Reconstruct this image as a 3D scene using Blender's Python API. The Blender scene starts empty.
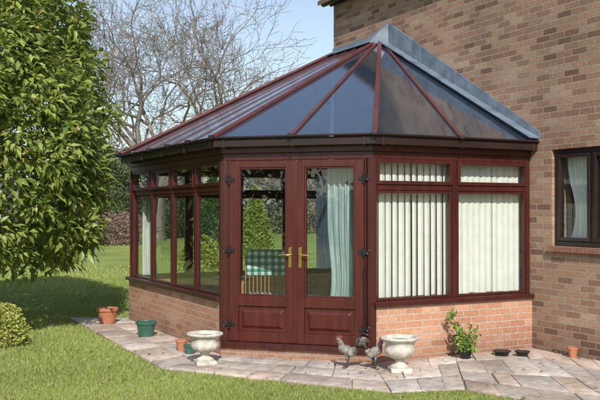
import bpy, math, random
import numpy as np
from mathutils import Vector, Matrix
random.seed(4); rng=np.random.default_rng(7)
scene=bpy.context.scene
scene.view_settings.view_transform='Standard'
try: scene.view_settings.look='None'
except Exception: pass
scene.view_settings.exposure=0

# ---------------------------------------------------------------- materials
def newmat(name):
    m=bpy.data.materials.new(name); m.use_nodes=True
    nt=m.node_tree; nt.nodes.clear()
    out=nt.nodes.new('ShaderNodeOutputMaterial')
    return m,nt,out
def L(nt,a,b): nt.links.new(a,b)
def simple(name,c1,c2=None,scale=8.0,rough=0.5,bump=0.0,bscale=None,metal=0.0,spec=0.5,stretch=(1,1,1)):
    m,nt,out=newmat(name)
    p=nt.nodes.new('ShaderNodeBsdfPrincipled')
    p.inputs['Roughness'].default_value=rough; p.inputs['Metallic'].default_value=metal
    p.inputs['Specular IOR Level'].default_value=spec
    tc=nt.nodes.new('ShaderNodeTexCoord'); mp=nt.nodes.new('ShaderNodeMapping'); mp.inputs['Scale'].default_value=stretch
    L(nt,tc.outputs['Object'],mp.inputs['Vector'])
    n=nt.nodes.new('ShaderNodeTexNoise'); n.inputs['Scale'].default_value=scale; n.inputs['Detail'].default_value=6
    L(nt,mp.outputs[0],n.inputs['Vector'])
    cr=nt.nodes.new('ShaderNodeValToRGB')
    cr.color_ramp.elements[0].position=0.3; cr.color_ramp.elements[1].position=0.7
    cr.color_ramp.elements[0].color=(*c1,1); cr.color_ramp.elements[1].color=(*(c2 or c1),1)
    L(nt,n.outputs['Fac'],cr.inputs['Fac']); L(nt,cr.outputs['Color'],p.inputs['Base Color'])
    if bump>0:
        b=nt.nodes.new('ShaderNodeBump'); b.inputs['Strength'].default_value=bump; b.inputs['Distance'].default_value=0.02
        n2=nt.nodes.new('ShaderNodeTexNoise'); n2.inputs['Scale'].default_value=bscale or scale*4; n2.inputs['Detail'].default_value=5
        L(nt,mp.outputs[0],n2.inputs['Vector'])
        L(nt,n2.outputs['Fac'],b.inputs['Height']); L(nt,b.outputs['Normal'],p.inputs['Normal'])
    L(nt,p.outputs[0],out.inputs['Surface'])
    return m
def brickmat(name,cols,mortar):
    m,nt,out=newmat(name)
    p=nt.nodes.new('ShaderNodeBsdfPrincipled'); p.inputs['Roughness'].default_value=0.9; p.inputs['Specular IOR Level'].default_value=0.2
    tc=nt.nodes.new('ShaderNodeTexCoord')
    b=nt.nodes.new('ShaderNodeTexBrick')
    b.inputs['Color1'].default_value=(0,0,0,1); b.inputs['Color2'].default_value=(1,1,1,1); b.inputs['Mortar'].default_value=(0.5,0.5,0.5,1)
    b.inputs['Scale'].default_value=1.0; b.inputs['Mortar Size'].default_value=0.007; b.inputs['Mortar Smooth'].default_value=0.3
    b.inputs['Brick Width'].default_value=0.225; b.inputs['Row Height'].default_value=0.075; b.inputs['Bias'].default_value=0.0
    nz=nt.nodes.new('ShaderNodeTexNoise'); nz.inputs['Scale'].default_value=14; nz.inputs['Detail'].default_value=3
    L(nt,tc.outputs['UV'],nz.inputs['Vector'])
    vm=nt.nodes.new('ShaderNodeVectorMath'); vm.operation='MULTIPLY_ADD'; vm.inputs[1].default_value=(0.006,0.006,0)
    L(nt,nz.outputs['Color'],vm.inputs[0]); L(nt,tc.outputs['UV'],vm.inputs[2])
    L(nt,vm.outputs[0],b.inputs['Vector'])
    cr=nt.nodes.new('ShaderNodeValToRGB'); e=cr.color_ramp.elements
    e[0].position=0; e[0].color=(*cols[0],1); e[1].position=1; e[1].color=(*cols[-1],1)
    for i,c in enumerate(cols[1:-1]):
        x=e.new((i+1)/(len(cols)-1)); x.color=(*c,1)
    L(nt,b.outputs['Color'],cr.inputs['Fac'])
    n=nt.nodes.new('ShaderNodeTexNoise'); n.inputs['Scale'].default_value=30; n.inputs['Detail'].default_value=8
    L(nt,tc.outputs['UV'],n.inputs['Vector'])
    n3=nt.nodes.new('ShaderNodeTexNoise'); n3.inputs['Scale'].default_value=0.9; n3.inputs['Detail'].default_value=4
    L(nt,tc.outputs['UV'],n3.inputs['Vector'])
    ad=nt.nodes.new('ShaderNodeMath'); ad.operation='ADD'; L(nt,n.outputs['Fac'],ad.inputs[0]); L(nt,n3.outputs['Fac'],ad.inputs[1])
    mr=nt.nodes.new('ShaderNodeMapRange'); mr.inputs[1].default_value=0.6; mr.inputs[2].default_value=1.4; mr.inputs[3].default_value=0.66; mr.inputs[4].default_value=1.3
    L(nt,ad.outputs[0],mr.inputs[0])
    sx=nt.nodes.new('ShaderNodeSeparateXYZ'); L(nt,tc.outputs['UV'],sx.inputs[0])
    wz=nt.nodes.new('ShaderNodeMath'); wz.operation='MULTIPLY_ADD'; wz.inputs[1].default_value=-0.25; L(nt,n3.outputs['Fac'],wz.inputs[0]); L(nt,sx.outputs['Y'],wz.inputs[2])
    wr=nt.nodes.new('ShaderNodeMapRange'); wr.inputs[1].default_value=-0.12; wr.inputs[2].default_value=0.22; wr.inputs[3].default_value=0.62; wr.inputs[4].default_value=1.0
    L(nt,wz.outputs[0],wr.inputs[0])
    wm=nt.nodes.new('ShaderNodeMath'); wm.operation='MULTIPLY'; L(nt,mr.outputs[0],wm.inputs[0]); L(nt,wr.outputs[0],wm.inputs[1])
    mx=nt.nodes.new('ShaderNodeMix'); mx.data_type='RGBA'
    L(nt,b.outputs['Fac'],mx.inputs['Factor']); L(nt,cr.outputs['Color'],mx.inputs['A']); mx.inputs['B'].default_value=(*mortar,1)
    sc=nt.nodes.new('ShaderNodeVectorMath'); sc.operation='SCALE'
    L(nt,mx.outputs['Result'],sc.inputs[0]); L(nt,wm.outputs[0],sc.inputs['Scale'])
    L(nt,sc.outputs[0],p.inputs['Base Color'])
    h=nt.nodes.new('ShaderNodeMath'); h.operation='MULTIPLY_ADD'; h.inputs[1].default_value=-1.0
    sm=nt.nodes.new('ShaderNodeMath'); sm.operation='MULTIPLY'; sm.inputs[1].default_value=0.35; L(nt,n.outputs['Fac'],sm.inputs[0])
    L(nt,b.outputs['Fac'],h.inputs[0]); L(nt,sm.outputs[0],h.inputs[2])
    bp=nt.nodes.new('ShaderNodeBump'); bp.inputs['Strength'].default_value=0.8; bp.inputs['Distance'].default_value=0.009
    L(nt,h.outputs[0],bp.inputs['Height']); L(nt,bp.outputs['Normal'],p.inputs['Normal'])
    L(nt,p.outputs[0],out.inputs['Surface'])
    return m
def attrmat(name,rough=0.6,trans=0.0,spec=0.4,bump=0,bscale=30,noise=0.0):
    m,nt,out=newmat(name)
    p=nt.nodes.new('ShaderNodeBsdfPrincipled'); p.inputs['Roughness'].default_value=rough; p.inputs['Specular IOR Level'].default_value=spec
    a=nt.nodes.new('ShaderNodeAttribute'); a.attribute_name='Col'
    col=a.outputs['Color']
    tc=nt.nodes.new('ShaderNodeTexCoord')
    if noise>0:
        n=nt.nodes.new('ShaderNodeTexNoise'); n.inputs['Scale'].default_value=bscale*0.4; n.inputs['Detail'].default_value=8
        L(nt,tc.outputs['Object'],n.inputs['Vector'])
        mr=nt.nodes.new('ShaderNodeMapRange'); mr.inputs[1].default_value=0.3; mr.inputs[2].default_value=0.7; mr.inputs[3].default_value=1-noise; mr.inputs[4].default_value=1+noise
        L(nt,n.outputs['Fac'],mr.inputs[0])
        n2=nt.nodes.new('ShaderNodeTexNoise'); n2.inputs['Scale'].default_value=1.6; n2.inputs['Detail'].default_value=5
        L(nt,tc.outputs['Object'],n2.inputs['Vector'])
        mr2=nt.nodes.new('ShaderNodeMapRange'); mr2.inputs[1].default_value=0.35; mr2.inputs[2].default_value=0.6; mr2.inputs[3].default_value=0.72; mr2.inputs[4].default_value=1.05
        L(nt,n2.outputs['Fac'],mr2.inputs[0])
        mm=nt.nodes.new('ShaderNodeMath'); mm.operation='MULTIPLY'; L(nt,mr.outputs[0],mm.inputs[0]); L(nt,mr2.outputs[0],mm.inputs[1])
        sc=nt.nodes.new('ShaderNodeVectorMath'); sc.operation='SCALE'; L(nt,col,sc.inputs[0]); L(nt,mm.outputs[0],sc.inputs['Scale']); col=sc.outputs[0]
    L(nt,col,p.inputs['Base Color'])
    if bump>0:
        n=nt.nodes.new('ShaderNodeTexNoise'); n.inputs['Scale'].default_value=bscale; n.inputs['Detail'].default_value=5
        L(nt,tc.outputs['Object'],n.inputs['Vector'])
        b=nt.nodes.new('ShaderNodeBump'); b.inputs['Strength'].default_value=bump; b.inputs['Distance'].default_value=0.01
        L(nt,n.outputs['Fac'],b.inputs['Height']); L(nt,b.outputs['Normal'],p.inputs['Normal'])
    if trans>0:
        t=nt.nodes.new('ShaderNodeBsdfTranslucent'); L(nt,col,t.inputs['Color'])
        mx=nt.nodes.new('ShaderNodeMixShader'); mx.inputs[0].default_value=trans
        L(nt,p.outputs[0],mx.inputs[1]); L(nt,t.outputs[0],mx.inputs[2]); L(nt,mx.outputs[0],out.inputs['Surface'])
    else: L(nt,p.outputs[0],out.inputs['Surface'])
    return m
def glassmat(name,tint,base,power,rough,diff=0.0,dcol=(0.2,0.2,0.2),gl=(1,1,1)):
    m,nt,out=newmat(name)
    tr=nt.nodes.new('ShaderNodeBsdfTransparent'); tr.inputs['Color'].default_value=(*tint,1)
    g=nt.nodes.new('ShaderNodeBsdfGlossy'); g.inputs['Roughness'].default_value=rough; g.inputs['Color'].default_value=(*gl,1)
    lw=nt.nodes.new('ShaderNodeLayerWeight'); lw.inputs['Blend'].default_value=0.5
    pw=nt.nodes.new('ShaderNodeMath'); pw.operation='POWER'; pw.inputs[1].default_value=power; L(nt,lw.outputs['Facing'],pw.inputs[0])
    ma=nt.nodes.new('ShaderNodeMath'); ma.operation='MULTIPLY_ADD'; ma.inputs[1].default_value=0.9-base; ma.inputs[2].default_value=base; L(nt,pw.outputs[0],ma.inputs[0])
    src=tr.outputs[0]
    tc=nt.nodes.new('ShaderNodeTexCoord')
    if diff>0:
        d=nt.nodes.new('ShaderNodeBsdfDiffuse'); d.inputs['Color'].default_value=(*dcol,1)
        n=nt.nodes.new('ShaderNodeTexNoise'); n.inputs['Scale'].default_value=2.2; n.inputs['Detail'].default_value=8; n.inputs['Roughness'].default_value=0.7
        L(nt,tc.outputs['Object'],n.inputs['Vector'])
        mr=nt.nodes.new('ShaderNodeMapRange'); mr.inputs[1].default_value=0.35; mr.inputs[2].default_value=0.75; mr.inputs[3].default_value=diff*0.85; mr.inputs[4].default_value=min(1,diff*1.2)
        L(nt,n.outputs['Fac'],mr.inputs[0])
        mx=nt.nodes.new('ShaderNodeMixShader'); L(nt,mr.outputs[0],mx.inputs[0]); L(nt,src,mx.inputs[1]); L(nt,d.outputs[0],mx.inputs[2]); src=mx.outputs[0]
    n2=nt.nodes.new('ShaderNodeTexNoise'); n2.inputs['Scale'].default_value=1.3
    L(nt,tc.outputs['Object'],n2.inputs['Vector'])
    b=nt.nodes.new('ShaderNodeBump'); b.inputs['Strength'].default_value=0.12; b.inputs['Distance'].default_value=0.02
    L(nt,n2.outputs['Fac'],b.inputs['Height']); L(nt,b.outputs['Normal'],g.inputs['Normal'])
    m2=nt.nodes.new('ShaderNodeMixShader'); L(nt,ma.outputs[0],m2.inputs[0]); L(nt,src,m2.inputs[1]); L(nt,g.outputs[0],m2.inputs[2])
    L(nt,m2.outputs[0],out.inputs['Surface'])
    return m

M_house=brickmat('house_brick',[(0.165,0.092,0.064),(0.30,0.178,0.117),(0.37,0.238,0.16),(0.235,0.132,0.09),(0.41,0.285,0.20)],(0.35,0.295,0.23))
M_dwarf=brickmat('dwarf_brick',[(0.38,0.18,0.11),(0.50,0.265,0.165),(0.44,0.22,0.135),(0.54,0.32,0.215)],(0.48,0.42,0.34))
M_wood=simple('mahogany_frame',(0.040,0.009,0.008),(0.070,0.016,0.013),scale=3,rough=0.3,stretch=(6,6,0.8),bump=0.03,bscale=20)
M_dark=simple('dark_brown_plastic',(0.018,0.010,0.009),(0.030,0.015,0.013),scale=3,rough=0.35)
M_bar=simple('roof_bar_red',(0.085,0.026,0.022),(0.13,0.042,0.036),scale=5,rough=0.4)
M_lead=simple('lead_flashing',(0.09,0.12,0.16),(0.19,0.235,0.29),scale=5,rough=0.5,bump=0.3,bscale=12)
M_glass=glassmat('window_glass',(0.88,0.92,0.90),0.085,4.0,0.0)
M_roofglass=glassmat('roof_glazing',(0.10,0.145,0.21),0.12,2.3,0.08,diff=0.55,dcol=(0.055,0.078,0.115),gl=(0.88,0.94,1.0))
M_black=simple('black_iron',(0.012,0.012,0.013),(0.03,0.03,0.03),scale=20,rough=0.45,metal=0.3)
M_brass=simple('brass',(0.75,0.50,0.15),(0.8,0.58,0.22),scale=20,rough=0.25,metal=1.0)
M_blind=simple('blind_fabric',(0.70,0.69,0.63),(0.78,0.77,0.72),scale=9,rough=0.9,spec=0.1)
M_net=simple('net_curtain',(0.65,0.67,0.65),(0.76,0.78,0.76),scale=9,rough=0.9,spec=0.1)
M_curt=simple('teal_curtain',(0.14,0.22,0.225),(0.42,0.49,0.48),scale=5,rough=0.9,stretch=(8,8,0.3),spec=0.1)
M_stone=simple('cast_stone',(0.40,0.36,0.30),(0.66,0.62,0.54),scale=14,rough=0.9,bump=0.4,bscale=60)
M_terra=simple('terracotta',(0.34,0.12,0.06),(0.46,0.19,0.10),scale=14,rough=0.85,bump=0.2)
M_green=simple('green_glaze',(0.03,0.09,0.07),(0.05,0.14,0.10),scale=10,rough=0.2)
M_soil=simple('soil',(0.03,0.02,0.012),(0.07,0.045,0.03),scale=30,rough=1,bump=0.6)
M_floor=simple('interior_floor',(0.34,0.26,0.19),(0.42,0.33,0.25),scale=4,rough=0.6)
M_bark=simple('bark',(0.13,0.11,0.09),(0.25,0.215,0.18),scale=2,rough=0.95,stretch=(4,4,1))
M_barkhaze=simple('bark_far_hazed',(0.27,0.25,0.24),(0.38,0.35,0.33),scale=2,rough=0.95)  # distance haze put into the colour: paler and greyer than bark
M_tile=simple('roof_tile',(0.13,0.08,0.06),(0.22,0.13,0.10),scale=6,rough=0.9,bump=0.4)
M_leaf=attrmat('laurel_leaf',rough=0.38,trans=0.3,spec=0.5)
M_fol=attrmat('foliage',rough=0.7,trans=0.2,spec=0.2)
M_grass=attrmat('grass_blades',rough=0.6,trans=0.25,spec=0.2)
M_slab=attrmat('paving_stone',rough=0.85,bump=0.5,bscale=35,noise=0.25,spec=0.2)

def checkmat():
    m,nt,out=newmat('checked_fabric'); p=nt.nodes.new('ShaderNodeBsdfPrincipled'); p.inputs['Roughness'].default_value=0.95
    tc=nt.nodes.new('ShaderNodeTexCoord')
    w=[]
    for ax in ('X','Z'):
        wv=nt.nodes.new('ShaderNodeTexWave'); wv.bands_direction=ax; wv.inputs['Scale'].default_value=3.6; L(nt,tc.outputs['Object'],wv.inputs['Vector'])
        g=nt.nodes.new('ShaderNodeMath'); g.operation='GREATER_THAN'; g.inputs[1].default_value=0.5; L(nt,wv.outputs['Fac'],g.inputs[0]); w.append(g)
    a=nt.nodes.new('ShaderNodeMath'); a.operation='ADD'; L(nt,w[0].outputs[0],a.inputs[0]); L(nt,w[1].outputs[0],a.inputs[1])
    h=nt.nodes.new('ShaderNodeMath'); h.operation='MULTIPLY'; h.inputs[1].default_value=0.5; L(nt,a.outputs[0],h.inputs[0])
    cr=nt.nodes.new('ShaderNodeValToRGB'); cr.color_ramp.interpolation='CONSTANT'; e=cr.color_ramp.elements
    e[0].color=(0.02,0.11,0.085,1); e[1].position=0.75; e[1].color=(0.72,0.75,0.70,1); k=e.new(0.3); k.color=(0.12,0.30,0.24,1)
    L(nt,h.outputs[0],cr.inputs['Fac']); L(nt,cr.outputs['Color'],p.inputs['Base Color']); L(nt,p.outputs[0],out.inputs['Surface']); return m
M_check=checkmat()

def lawnmat():
    m,nt,out=newmat('lawn'); p=nt.nodes.new('ShaderNodeBsdfPrincipled'); p.inputs['Roughness'].default_value=0.9; p.inputs['Specular IOR Level'].default_value=0.1
    tc=nt.nodes.new('ShaderNodeTexCoord')
    n1=nt.nodes.new('ShaderNodeTexNoise'); n1.inputs['Scale'].default_value=0.5; n1.inputs['Detail'].default_value=8
    n2=nt.nodes.new('ShaderNodeTexNoise'); n2.inputs['Scale'].default_value=9; n2.inputs['Detail'].default_value=8; n2.inputs['Roughness'].default_value=0.75
    for n in (n1,n2): L(nt,tc.outputs['Object'],n.inputs['Vector'])
    a=nt.nodes.new('ShaderNodeMath'); a.operation='ADD'; L(nt,n1.outputs['Fac'],a.inputs[0]); L(nt,n2.outputs['Fac'],a.inputs[1])
    h=nt.nodes.new('ShaderNodeMath'); h.operation='MULTIPLY'; h.inputs[1].default_value=0.5; L(nt,a.outputs[0],h.inputs[0])
    cr=nt.nodes.new('ShaderNodeValToRGB'); e=cr.color_ramp.elements
    e[0].position=0.36; e[0].color=(0.15,0.195,0.042,1); e[1].position=0.62; e[1].color=(0.29,0.34,0.10,1)
    L(nt,h.outputs[0],cr.inputs['Fac']); L(nt,cr.outputs['Color'],p.inputs['Base Color'])
    b=nt.nodes.new('ShaderNodeBump'); b.inputs['Strength'].default_value=0.5; b.inputs['Distance'].default_value=0.03
    n3=nt.nodes.new('ShaderNodeTexNoise'); n3.inputs['Scale'].default_value=60; n3.inputs['Detail'].default_value=4; L(nt,tc.outputs['Object'],n3.inputs['Vector'])
    L(nt,n3.outputs['Fac'],b.inputs['Height']); L(nt,b.outputs['Normal'],p.inputs['Normal'])
    L(nt,p.outputs[0],out.inputs['Surface']); return m
M_lawn=lawnmat()

# ---------------------------------------------------------------- mesh helpers
def mkobj(name,me,parent=None,mat=None):
    o=bpy.data.objects.new(name,me); scene.collection.objects.link(o)
    if mat: me.materials.append(mat)
    if parent: o.parent=parent
    return o
def empty(name):
    o=bpy.data.objects.new(name,None); scene.collection.objects.link(o); o.empty_display_size=0.3; return o
class MB:
    def __init__(s): s.v=[]; s.f=[]; s.uv=[]
    def poly(s,pts,uvs=None):
        i=len(s.v); s.v+= [tuple(p) for p in pts]; s.f.append(list(range(i,i+len(pts))))
        s.uv+= (uvs if uvs else [(0,0)]*len(pts))
    def hexa(s,b,t,ub=None,flip=False):
        i=len(s.v); s.v+=[tuple(p) for p in b]+[tuple(p) for p in t]
        fs=[(3,2,1,0),(4,5,6,7),(0,1,5,4),(1,2,6,5),(2,3,7,6),(3,0,4,7)]
        uvp=ub or [(0,0)]*8
        for f in fs:
            s.f.append([i+k for k in f]); 
            s.uv+=[uvp[k] for k in f]
    def build(s,name,mat,parent=None,bevel=0,smooth=False):
        me=bpy.data.meshes.new(name); me.from_pydata(s.v,[],s.f); 
        ul=me.uv_layers.new(name='UVMap')
        ul.data.foreach_set('uv',np.array(s.uv,dtype=np.float32).ravel())
        me.update()
        import bmesh
        bm=bmesh.new(); bm.from_mesh(me); bmesh.ops.recalc_face_normals(bm,faces=bm.faces); bm.to_mesh(me); bm.free()
        if smooth: me.polygons.foreach_set('use_smooth',[True]*len(me.polygons))
        o=mkobj(name,me,parent,mat)
        if bevel:
            b=o.modifiers.new('bevel','BEVEL'); b.width=bevel; b.segments=2; b.limit_method='ANGLE'; b.angle_limit=math.radians(40)
        return o
A=np.array([-0.463,0.886]); A/=np.linalg.norm(A)
B=np.array([A[1],-A[0]])
R=np.array([0.767,9.3]); dd=(-A+B)/math.sqrt(2)
Lc=R-1.711*dd; W1=R+2.20*B; F=Lc+3.5*A
depth=1.711/math.sqrt(2)+2.20
G=F+depth*B
sG=np.dot(G-W1,A)
path=[W1,R,Lc,F,G]
class Facet:
    def __init__(s,p0,p1):
        s.p0=np.array(p0); s.len=np.linalg.norm(p1-p0); s.d=(p1-p0)/s.len; s.n=np.array([-s.d[1],s.d[0]])
    def pt(s,u,d,z):
        q=s.p0+s.d*u+s.n*d; return (q[0],q[1],z)
    def box(s,mb,u0,u1,z0,z1,d0,d1):
        b=[s.pt(u0,d0,z0),s.pt(u1,d0,z0),s.pt(u1,d1,z0),s.pt(u0,d1,z0)]
        t=[s.pt(u0,d0,z1),s.pt(u1,d0,z1),s.pt(u1,d1,z1),s.pt(u0,d1,z1)]
        uv=[(u0+d0,z0),(u1+d0,z0),(u1+d1,z0),(u0+d1,z0),(u0+d0,z1),(u1+d0,z1),(u1+d1,z1),(u0+d1,z1)]
        mb.hexa(b,t,uv)
    def frame(s,mb,u0,u1,z0,z1,w,d0,d1):
        s.box(mb,u0,u0+w,z0,z1,d0,d1); s.box(mb,u1-w,u1,z0,z1,d0,d1)
        s.box(mb,u0+w,u1-w,z0,z0+w,d0,d1-0.002); s.box(mb,u0+w,u1-w,z1-w,z1,d0,d1-0.002)
    def pane(s,mb,u0,u1,z0,z1,d):
        mb.poly([s.pt(u0,d,z0),s.pt(u1,d,z0),s.pt(u1,d,z1),s.pt(u0,d,z1)],[(u0,z0),(u1,z0),(u1,z1),(u0,z1)])
def offs(P,d):
    out=[]
    for i,p in enumerate(P):
        ns=[]
        if i>0: e=P[i]-P[i-1]; e=e/np.linalg.norm(e); ns.append(np.array([-e[1],e[0]]))
        if i<len(P)-1: e=P[i+1]-P[i]; e=e/np.linalg.norm(e); ns.append(np.array([-e[1],e[0]]))
        if len(ns)==1: out.append(p+ns[0]*d)
        else:
            m=ns[0]+ns[1]; m/=np.linalg.norm(m); out.append(p+m*d/np.dot(m,ns[0]))
    return out
def ring(mb,P,d0,d1,z0,z1):
    a=offs(P,d0); b=offs(P,d1); u=0
    for i in range(len(P)-1):
        l=np.linalg.norm(P[i+1]-P[i])
        q=[a[i],a[i+1],b[i+1],b[i]]
        mb.hexa([(x[0],x[1],z0) for x in q],[(x[0],x[1],z1) for x in q],
          [(u,z0),(u+l,z0),(u+l,z0),(u,z0),(u,z1),(u+l,z1),(u+l,z1),(u,z1)])
        u+=l
def beam(mb,p0,p1,w,h,up=(0,0,1)):
    p0=np.array(p0,float);p1=np.array(p1,float); d=p1-p0; d/=np.linalg.norm(d)
    up=np.array(up,float); s=np.cross(d,up); s/=np.linalg.norm(s); n=np.cross(s,d)
    b=[p0-s*w/2,p0+s*w/2,p1+s*w/2,p1-s*w/2]
    mb.hexa([x for x in b],[x+n*h for x in b])
def tube(mb,pts,rad,sides=8,cap=True):
    pts=[np.array(p,float) for p in pts]; base=len(mb.v)
    for i,p in enumerate(pts):
        d=(pts[min(i+1,len(pts)-1)]-pts[max(i-1,0)]); d/=np.linalg.norm(d)
        a=np.array([0,0,1.0]) if abs(d[2])<0.9 else np.array([1.0,0,0])
        x=np.cross(d,a); x/=np.linalg.norm(x); y=np.cross(d,x)
        r=rad[i] if hasattr(rad,'__len__') else rad
        for k in range(sides):
            t=2*math.pi*k/sides; mb.v.append(tuple(p+r*(math.cos(t)*x+math.sin(t)*y)))
    for i in range(len(pts)-1):
        for k in range(sides):
            k2=(k+1)%sides; mb.f.append([base+i*sides+k,base+i*sides+k2,base+(i+1)*sides+k2,base+(i+1)*sides+k]); mb.uv+=[(0,0)]*4
    if cap:
        mb.f.append([base+k for k in range(sides)]); mb.uv+=[(0,0)]*sides
        mb.f.append([base+(len(pts)-1)*sides+k for k in range(sides)]); mb.uv+=[(0,0)]*sides
def lathe(mb,prof,c,sides=32,sq=None):
    base=len(mb.v)
    for r,z in prof:
        for k in range(sides):
            t=2*math.pi*k/sides; mb.v.append((c[0]+r*math.cos(t),c[1]+r*math.sin(t),c[2]+z))
    for i in range(len(prof)-1):
        for k in range(sides):
            k2=(k+1)%sides; mb.f.append([base+i*sides+k,base+i*sides+k2,base+(i+1)*sides+k2,base+(i+1)*sides+k]); mb.uv+=[(0,0)]*4
def npmesh(name,verts,faces,mat,cols=None,parent=None):
    me=bpy.data.meshes.new(name); nf=len(faces); k=faces.shape[1]
    me.vertices.add(len(verts)); me.vertices.foreach_set('co',verts.astype(np.float32).ravel())
    me.loops.add(nf*k); me.loops.foreach_set('vertex_index',faces.astype(np.int32).ravel())
    me.polygons.add(nf); me.polygons.foreach_set('loop_start',np.arange(0,nf*k,k,dtype=np.int32)); me.polygons.foreach_set('loop_total',np.full(nf,k,dtype=np.int32))
    me.update(calc_edges=True)
    if cols is not None:
        at=me.color_attributes.new('Col','FLOAT_COLOR','POINT')
        c=np.ones((len(verts),4),np.float32); c[:,:3]=cols; at.data.foreach_set('color',c.ravel())
    return mkobj(name,me,parent,mat)
def unit(v): return v/np.maximum(np.linalg.norm(v,axis=1,keepdims=True),1e-9)
def leaves(name,P,D,N,ln,wd,cols,mat,parent=None,fold=0.25):
    n=len(P); D=unit(D); S=unit(np.cross(D,N)); N=unit(np.cross(S,D))
    ln=np.broadcast_to(ln,(n,))[:,None]; wd=np.broadcast_to(wd,(n,))[:,None]
    b=P; t=P+D*ln-N*ln*0.12; m=P+D*ln*0.5-N*wd*0.05
    l=P+D*ln*0.45+S*wd*0.5+N*wd*fold; r=P+D*ln*0.45-S*wd*0.5+N*wd*fold
    V=np.stack([b,l,m,r,t],1).reshape(-1,3)
    o=np.arange(n)[:,None]*5
    Fc=np.concatenate([o+np.array([[0,2,1]]),o+np.array([[1,2,4]]),o+np.array([[0,3,2]]),o+np.array([[2,3,4]])])
    return npmesh(name,V,Fc,mat,np.repeat(cols,5,0),parent)

# ---------------------------------------------------------------- ground
g=MB(); S=700
g.poly([(-S,-S,0),(S,-S,0),(S,S,0),(-S,S,0)]); g.build('lawn_ground',M_lawn)

# paving
slabV=[];slabF=[];slabC=[]
pv=MB()
outer=[np.array(p) for p in [(-3.45,13.15),(-1.42,9.0),(0.81,7.83),(1.5,7.95),(2.6,6.8),(3.3,5.3)]]
inner=[F+0.2*A,Lc,R,(R+W1)/2,W1,W1-4.3*A]
cfg=[(8,2),(5,3),(3,3),(4,4),(8,4)]
tones=np.array([(0.48,0.38,0.31),(0.53,0.44,0.37),(0.44,0.37,0.32),(0.55,0.48,0.42),(0.47,0.42,0.38)])
for k in range(5):
    i0,i1,o0,o1=inner[k],inner[k+1],outer[k],outer[k+1]; nu,nv=cfg[k]
    base=[i0,i1,o1,o0]; pv.poly([(p[0],p[1],0.010) for p in base])
    def bil(u,v): return (i0*(1-u)+i1*u)*(1-v)+(o0*(1-u)+o1*u)*v
    vs=np.linspace(0,1,nv+1); vs[1:-1]+=rng.uniform(-0.05,0.05,nv-1)
    for r in range(nv):
        us=np.linspace(0,1,nu+1); us[1:-1]+=rng.uniform(-0.28,0.28,nu-1)/nu
        for c in range(nu):
            q=[bil(us[c],vs[r]),bil(us[c+1],vs[r]),bil(us[c+1],vs[r+1]),bil(us[c],vs[r+1])]
            cen=sum(q)/4; q=[p+(cen-p)/np.linalg.norm(cen-p)*0.009+rng.uniform(-0.009,0.009,2) for p in q]
            z=0.028+rng.uniform(0,0.008); i=len(slabV)
            til=rng.uniform(-0.003,0.003,4)
            for p in q: slabV.append((p[0],p[1],0.0))
            for j,p in enumerate(q): 
                slabV.append((p[0],p[1],z+til[j]*0.5))
            col=tones[rng.integers(5)]*rng.uniform(0.85,1.08)
            slabC+= [col]*8
            for f in [(4,5,6,7),(0,1,5,4),(1,2,6,5),(2,3,7,6),(3,0,4,7)]: slabF.append([i+x for x in f])
pat=empty('patio_paving')
pv.build('mortar_bed',simple('mortar',(0.20,0.165,0.13),(0.32,0.27,0.22),scale=20,rough=1),pat)
ob=npmesh('slabs',np.array(slabV),np.array(slabF),M_slab,np.array(slabC),pat)
bv=ob.modifiers.new('b','BEVEL'); bv.width=0.006; bv.segments=2; bv.limit_method='ANGLE'

def inpoly(P,poly):
    x,y=P[:,0],P[:,1]; c=np.zeros(len(P),bool); n=len(poly)
    for i in range(n):
        x1,y1=poly[i]; x2,y2=poly[(i+1)%n]
        cond=((y1>y)!=(y2>y))&(x<(x2-x1)*(y-y1)/(y2-y1+1e-12)+x1); c^=cond
    return c
excl=[tuple(p) for p in outer]+[(5.5,6.0),(6,14),tuple(G+0.3*B),tuple(F+0.2*A)]
nb=330000
v=rng.uniform(0,1,nb); Yb=1/(1/6.8+(1/26-1/6.8)*v)
Xb=rng.uniform(-0.42,0.42,nb)*Yb
P2=np.stack([Xb,Yb],1)
wob=0.03*np.sin(P2[:,0]*9)+0.02*np.sin(P2[:,0]*23+P2[:,1]*17)
Pw=P2+rng.normal(0,0.02,P2.shape)+np.column_stack([wob*0,wob]); keep=~inpoly(Pw,excl); P2=P2[keep]; n=len(P2)
hh=rng.uniform(0.018,0.042,n)*(0.8+0.2*P2[:,1]/8); ang=rng.uniform(0,2*np.pi,n); lean=rng.uniform(0.1,0.9,n)*hh
wb=0.0035*P2[:,1]/8*rng.uniform(0.8,1.5,n)
d2=np.stack([np.cos(ang),np.sin(ang)],1); a2=rng.uniform(0,2*np.pi,n); l2=np.stack([np.cos(a2),np.sin(a2)],1)
b0=np.column_stack([P2-d2*wb[:,None],np.zeros(n)]); b1=np.column_stack([P2+d2*wb[:,None],np.zeros(n)]); tp=np.column_stack([P2+l2*lean[:,None],hh])
V=np.stack([b0,b1,tp],1).reshape(-1,3); Fc=np.arange(3*n).reshape(-1,3)
patch=0.5+0.5*np.sin(P2[:,0]*1.7+np.sin(P2[:,1]*1.1)*2)*np.cos(P2[:,1]*1.3+P2[:,0]*0.6)
mixv=np.clip(rng.uniform(0,1,n)*0.7+patch*0.35,0,1)[:,None]
gc=np.array([0.175,0.235,0.045])*(1-mixv)+np.array([0.38,0.44,0.125])*mixv
dry=rng.uniform(0,1,n)<0.10; gc[dry]=np.array([0.50,0.46,0.27])
npmesh('lawn_grass',V,Fc,M_grass,np.repeat(gc,3,0))
n=260; Yl=rng.uniform(7.4,13,n); Xl=rng.uniform(-0.36,0.36,n)*Yl
PL=np.column_stack([Xl,Yl])
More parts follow.
